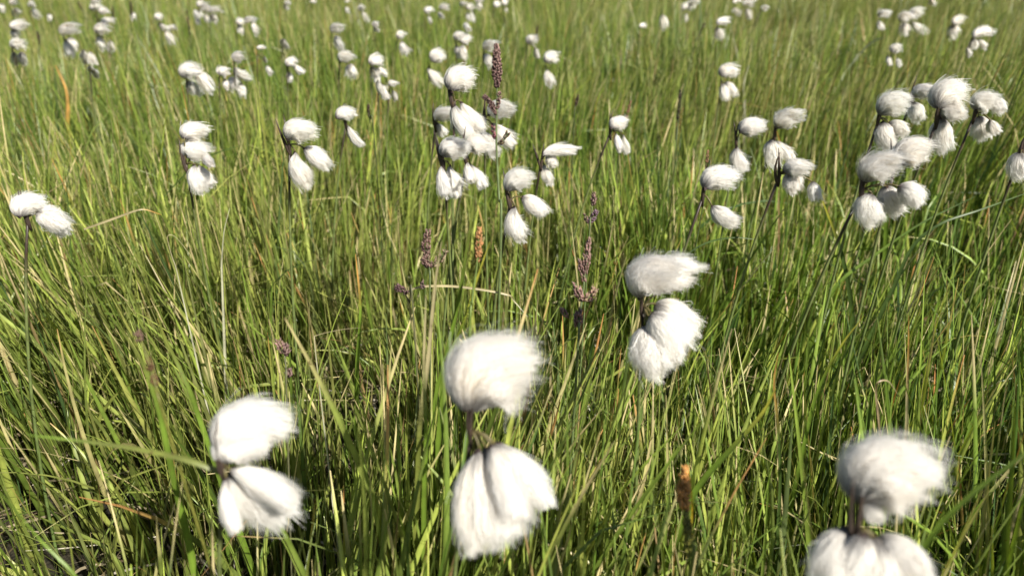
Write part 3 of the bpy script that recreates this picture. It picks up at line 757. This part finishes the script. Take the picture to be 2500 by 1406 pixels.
def seed_thing(name, label, cat, stem_pts, stem_r, stem_c, heads, group, head_name="panicle"):
    P = [at(*q) for q in stem_pts]
    base = np.array([P[0][0] + rng.normal(0, .01), P[0][1] + .02 * 0, 0.0])
    P = [base] + P if P[0][2] > .02 else P
    o = bpy.data.objects.new(name, None); scene.collection.objects.link(o); o.location = base; o.empty_display_size = .02
    o["label"] = label; o["category"] = cat; o["group"] = group
    b = Buf(); Pc = catmull(P, 6); b.add(*tube(Pc, np.linspace(stem_r * 1.2, stem_r * .7, len(Pc)), stem_c, 6)); b.build("stem", M_STEM, o, base)
    for (pts, rmax, n, L, c, ct, sprd) in heads:
        b = Buf(); H = [at(*q) for q in pts]
        for x_, y_, d_ in pts: TUFTS2D.append((x_, y_, 13, d_))
        if len(H) < 3: H = [H[0], (H[0] + H[1]) / 2, H[1]]
        b.add(*tube(catmull(H, 4), stem_r * .6, stem_c, 4))
        panicle(b, H, rmax, n, L, c, ct, sprd); b.build(head_name, M_HEAD, o, base)
    return o

PUR = [.075, .035, .04]; PURT = [.45, .30, .24]; PINK = [.27, .15, .13]; PINKT = [.44, .31, .26]; RUST = [.42, .20, .08]; RUSTT = [.55, .33, .15]; BLK = [.03, .022, .016]; BLKT = [.12, .08, .04]; GRN = [.12, .16, .03]
GP = "purplish grass seed heads"; GS = "sedge flower spikes"
d = .52
seed_thing("reedgrass", "tall dark purple grass seed head rising above everything at centre", "seed head",
  [(1222, 620, d), (1218, 480, d), (1212, 350, d), (1213, 250, d), (1213, 120, d)], .0008, [.12, .16, .06],
  [([(1214, 215, d), (1213, 170, d), (1212, 112, d)], .0036, 430, .0033, PUR, PURT, .45),
   ([(1210, 268, d), (1196, 250, d), (1180, 235, d)], .0016, 90, .0030, PUR, PURT, .5),
   ([(1213, 268, d), (1217, 248, d), (1219, 225, d)], .0013, 55, .0030, PUR, PURT, .5),
   ([(1212, 282, d), (1205, 268, d), (1194, 252, d)], .0015, 40, .0032, PUR, PURT, .5),
   ([(1213, 355, d), (1228, 345, d), (1240, 325, d)], .0012, 28, .0040, PUR, [.3, .25, .12], .5),
   ([(1211, 340, d), (1206, 328, d), (1204, 310, d)], .0010, 18, .0035, [.16, .03, .06], PURT, .5)], GP)
d = .50
seed_thing("reedgrass", "pink feathery grass seed head, out of focus below the small purple one", "seed head",
  [(1408, 900, d), (1415, 780, d), (1425, 700, d), (1434, 600, d)], .0008, [.12, .16, .06],
  [([(1428, 672, d), (1432, 635, d), (1438, 585, d)], .0030, 120, .0036, PINK, PINKT, .25),
   ([(1428, 690, d), (1420, 660, d), (1415, 635, d)], .0020, 45, .0036, PINK, PINKT, .3),
   ([(1424, 735, d), (1412, 715, d), (1405, 692, d)], .0028, 50, .0045, PINK, PINKT, .6),
   ([(1426, 735, d), (1442, 722, d), (1455, 705, d)], .0025, 45, .0045, PINK, [.45, .36, .2], .6),
   ([(1410, 800, d), (1412, 780, d), (1413, 755, d)], .0028, 45, .0045, PINK, PINKT, .6),
   ([(1388, 775, d), (1380, 765, d), (1372, 754, d)], .0014, 18, .0045, PINK, PINKT, .4)], GP)
d = .56
seed_thing("reedgrass", "small purple grass seed head with two separate clusters, right of centre", "seed head",
  [(1436, 620, d), (1438, 560, d), (1444, 520, d), (1449, 482, d)], .0005, [.12, .16, .06],
  [([(1448, 502, d), (1449, 490, d), (1450, 472, d)], .0020, 60, .0032, PUR, PURT, .4),
   ([(1436, 545, d), (1446, 532, d), (1456, 518, d)], .0022, 50, .0036, PUR, [.35, .25, .3], .6),
   ([(1434, 545, d), (1431, 535, d), (1428, 524, d)], .0012, 14, .0034, PUR, PURT, .5)], GP)
d = .52
seed_thing("reedgrass", "brownish purple grass seed head left of the central green blades", "seed head",
  [(1050, 760, d), (1048, 660, d), (1044, 600, d)], .0007, [.12, .15, .06],
  [([(1042, 640, d), (1040, 605, d), (1046, 562, d)], .0032, 110, .0040, [.13, .07, .06], [.40, .27, .22], .4),
   ([(1050, 655, d), (1045, 645, d), (1032, 632, d)], .0026, 60, .0040, [.13, .07, .06], [.40, .27, .22], .6),
   ([(1056, 650, d), (1072, 636, d), (1086, 612, d)], .0020, 40, .0045, [.16, .12, .07], [.40, .30, .2], .7)], GP)
d = .50
seed_thing("reedgrass", "tiny dusky pink grass seed head in the left middle grass", "seed head",
  [(700, 980, d), (700, 920, d), (694, 860, d)], .0006, [.12, .12, .06],
  [([(690, 862, d), (686, 848, d), (680, 832, d)], .0024, 34, .0040, PINK, PINKT, .6),
   ([(694, 868, d), (698, 855, d), (700, 840, d)], .0024, 34, .0040, [.12, .06, .06], PINKT, .6),
   ([(706, 922, d), (705, 912, d), (703, 902, d)], .0020, 22, .0040, [.10, .05, .05], PINKT, .6)], GP)
d = .50
seed_thing("reedgrass", "small dark purple grass seed head beside a yellow blade, left of the central clump", "seed head",
  [(1010, 780, d), (1000, 740, d), (985, 712, d)], .0006, [.12, .12, .06],
  [([(996, 716, d), (982, 708, d), (968, 700, d)], .0024, 50, .0036, [.11, .05, .06], PINKT, .5),
   ([(1034, 706, d), (1032, 698, d), (1030, 688, d)], .0016, 24, .0030, [.09, .05, .07], PURT, .5)], GP)
d = .46
seed_thing("sedge", "orange brown sedge spike tucked beside the central green blades", "sedge spike",
  [(1145, 860, d), (1152, 740, d), (1164, 650, d), (1170, 560, d)], .0009, [.12, .17, .03],
  [([(1168, 640, d), (1169, 600, d), (1170, 558, d)], .0024, 150, .0030, RUST, RUSTT, .5),
   ([(1142, 800, d), (1146, 775, d), (1153, 742, d)], .0015, 110, .0024, [.14, .19, .03], [.30, .28, .05], .7)], GS, "flower_spike")
d = .40
seed_thing("sedge", "rust brown sedge spike with green scaly spike beneath, bottom right of centre", "sedge spike",
  [(1682, 1420, d), (1683, 1330, d), (1676, 1240, d), (1672, 1165, d)], .0010, [.14, .17, .03],
  [([(1674, 1250, d), (1669, 1200, d), (1673, 1140, d)], .0034, 230, .0038, [.60, .28, .07], [.70, .42, .16], .6),
   ([(1684, 1360, d), (1681, 1310, d), (1674, 1250, d)], .0022, 180, .0028, [.16, .17, .03], [.36, .30, .08], .8)], GS, "flower_spike")
d = .38
seed_thing("sedge", "blurred brown-knobbed sedge spike leaning on the thick green blade, lower left", "sedge spike",
  [(420, 1080, d), (395, 990, d), (365, 890, d), (338, 815, d)], .0006, [.15, .15, .03],
  [([(345, 835, d), (340, 825, d), (335, 812, d)], .0018, 36, .0028, [.14, .08, .06], [.3, .2, .15], .6),
   ([(370, 905, d), (366, 895, d), (360, 872, d)], .0014, 36, .0026, [.12, .06, .03], [.25, .15, .08], .6),
   ([(382, 945, d), (377, 930, d), (373, 915, d)], .0016, 36, .0026, [.12, .06, .03], [.25, .15, .08], .6)], GS, "flower_spike")

def spike(label, x0, y0, x1, y1, xs, ys, rpx, rust=False):
    dd = head_dist(x1, y1 if y1 > 15 else 15, .17)
    rr = rpx * dd / FPX
    seed_thing("sedge", label, "sedge spike", [(xs, ys, dd), (x0, y0, dd), (x1, y1, dd)], rr * .45, [.07, .09, .03],
      [([(x0, y0, dd), ((x0 + x1) / 2, (y0 + y1) / 2, dd), (x1, y1, dd)], rr, 70, rr * 2.6, [.30, .17, .09] if rust else BLK, BLKT, .35)], GS, "flower_spike")
spike("black sedge spike standing at the top left beside a dim tuft", 321, 38, 319, 6, 322, 90, 2.4)
spike("dark sedge spike leaning across the parted cottongrass tufts, upper left", 252, 100, 228, 8, 272, 160, 2.2)
spike("slim dark sedge spike right of the round top left head", 277, 55, 274, 16, 280, 95, 1.8)
spike("slim dark sedge spike left of the bright domed cottongrass", 97, 112, 92, 78, 104, 170, 2.0)
spike("dark sedge spike just left of the pinkish bent grass, upper left", 464, 90, 456, 26, 468, 140, 2.2)
spike("short dark sedge spike high between the corner heads and domed one", 200, 26, 190, 6, 210, 50, 1.6)
spike("black sedge spike on a thick green stalk right of centre", 1655, 300, 1661, 222, 1645, 420, 3.0)
spike("dark brown sedge spike left of the black one near the far heads", 1310, 100, 1312, 66, 1308, 150, 2.2)
spike("dark sedge spike upright in the grass right of the central group", 1405, 262, 1411, 235, 1400, 330, 3.0)
spike("withered brown sedge spike above the plump domed cottongrass", 1724, 412, 1728, 370, 1722, 470, 3.2, True)
spike("brown sedge spike right of the feather-like cottongrass", 902, 288, 899, 256, 915, 350, 3.0)
spike("dark slanting sedge spike in the far grass right of centre", 1705, 90, 1720, 58, 1690, 140, 2.0)
spike("rusty sedge spike beside the round headed cottongrass right of centre", 1528, 290, 1540, 248, 1515, 340, 3.0, True)
spike("small dark sedge spike under the pinkish oval far cottongrass", 1233, 62, 1231, 40, 1234, 95, 1.3)


# ------------------------------------------------------------------ the sward itself
TU = np.array(TUFTS2D)
SUNNY = [(at(x, y, d), r * d / FPX + .001) for x, y, r, d in TUFTS2D]
b = Buf()
for (r0, r1, a0, a1, dens, ln, wd, K, fold, cull) in [
    (.0, 1.35, -68, 68, 3300, .215, .0044, 10, True, True),
    (.0, 1.35, -68, 68, 2200, .185, .0017, 7, False, True),
    (.0, .9, 68, 292, 800, .22, .0040, 5, False, False),
    (1.35, 2.6, -62, 62, 4000, .245, .0034, 7, False, True),
    (2.6, 4.6, -56, 56, 2500, .245, .0034, 5, False, True),
    (4.6, 9.0, -52, 52, 330, .25, .0090, 5, False, False)]:
    p = scatter(r0, r1, a0, a1, dens)
    V, Q, C = grow(p, ln, wd, K, fold, cull=cull)
    b.add(V, Q, C=C)
for px_, py_, pd_, k_ in [(1050, 950, .43, 16), (1110, 900, .45, 10), (900, 1150, .42, 8), (1950, 1150, .44, 9), (60, 1100, .44, 12), (2380, 1150, .42, 9), (1420, 1250, .42, 9), (250, 1150, .43, 8)]:
    c_ = at(px_, py_, pd_)[:2]
    V, Q, C = grow(c_ + rng.normal(0, .022, (k_, 2)), .225, .0050, 11, True)
    b.add(V, Q, C=C)
g = b.build("grass", M_GRASS)
g["kind"] = "stuff"; g["label"] = "dense green sedge and grass blades covering the whole meadow"; g["category"] = "grass"

dead_litter()
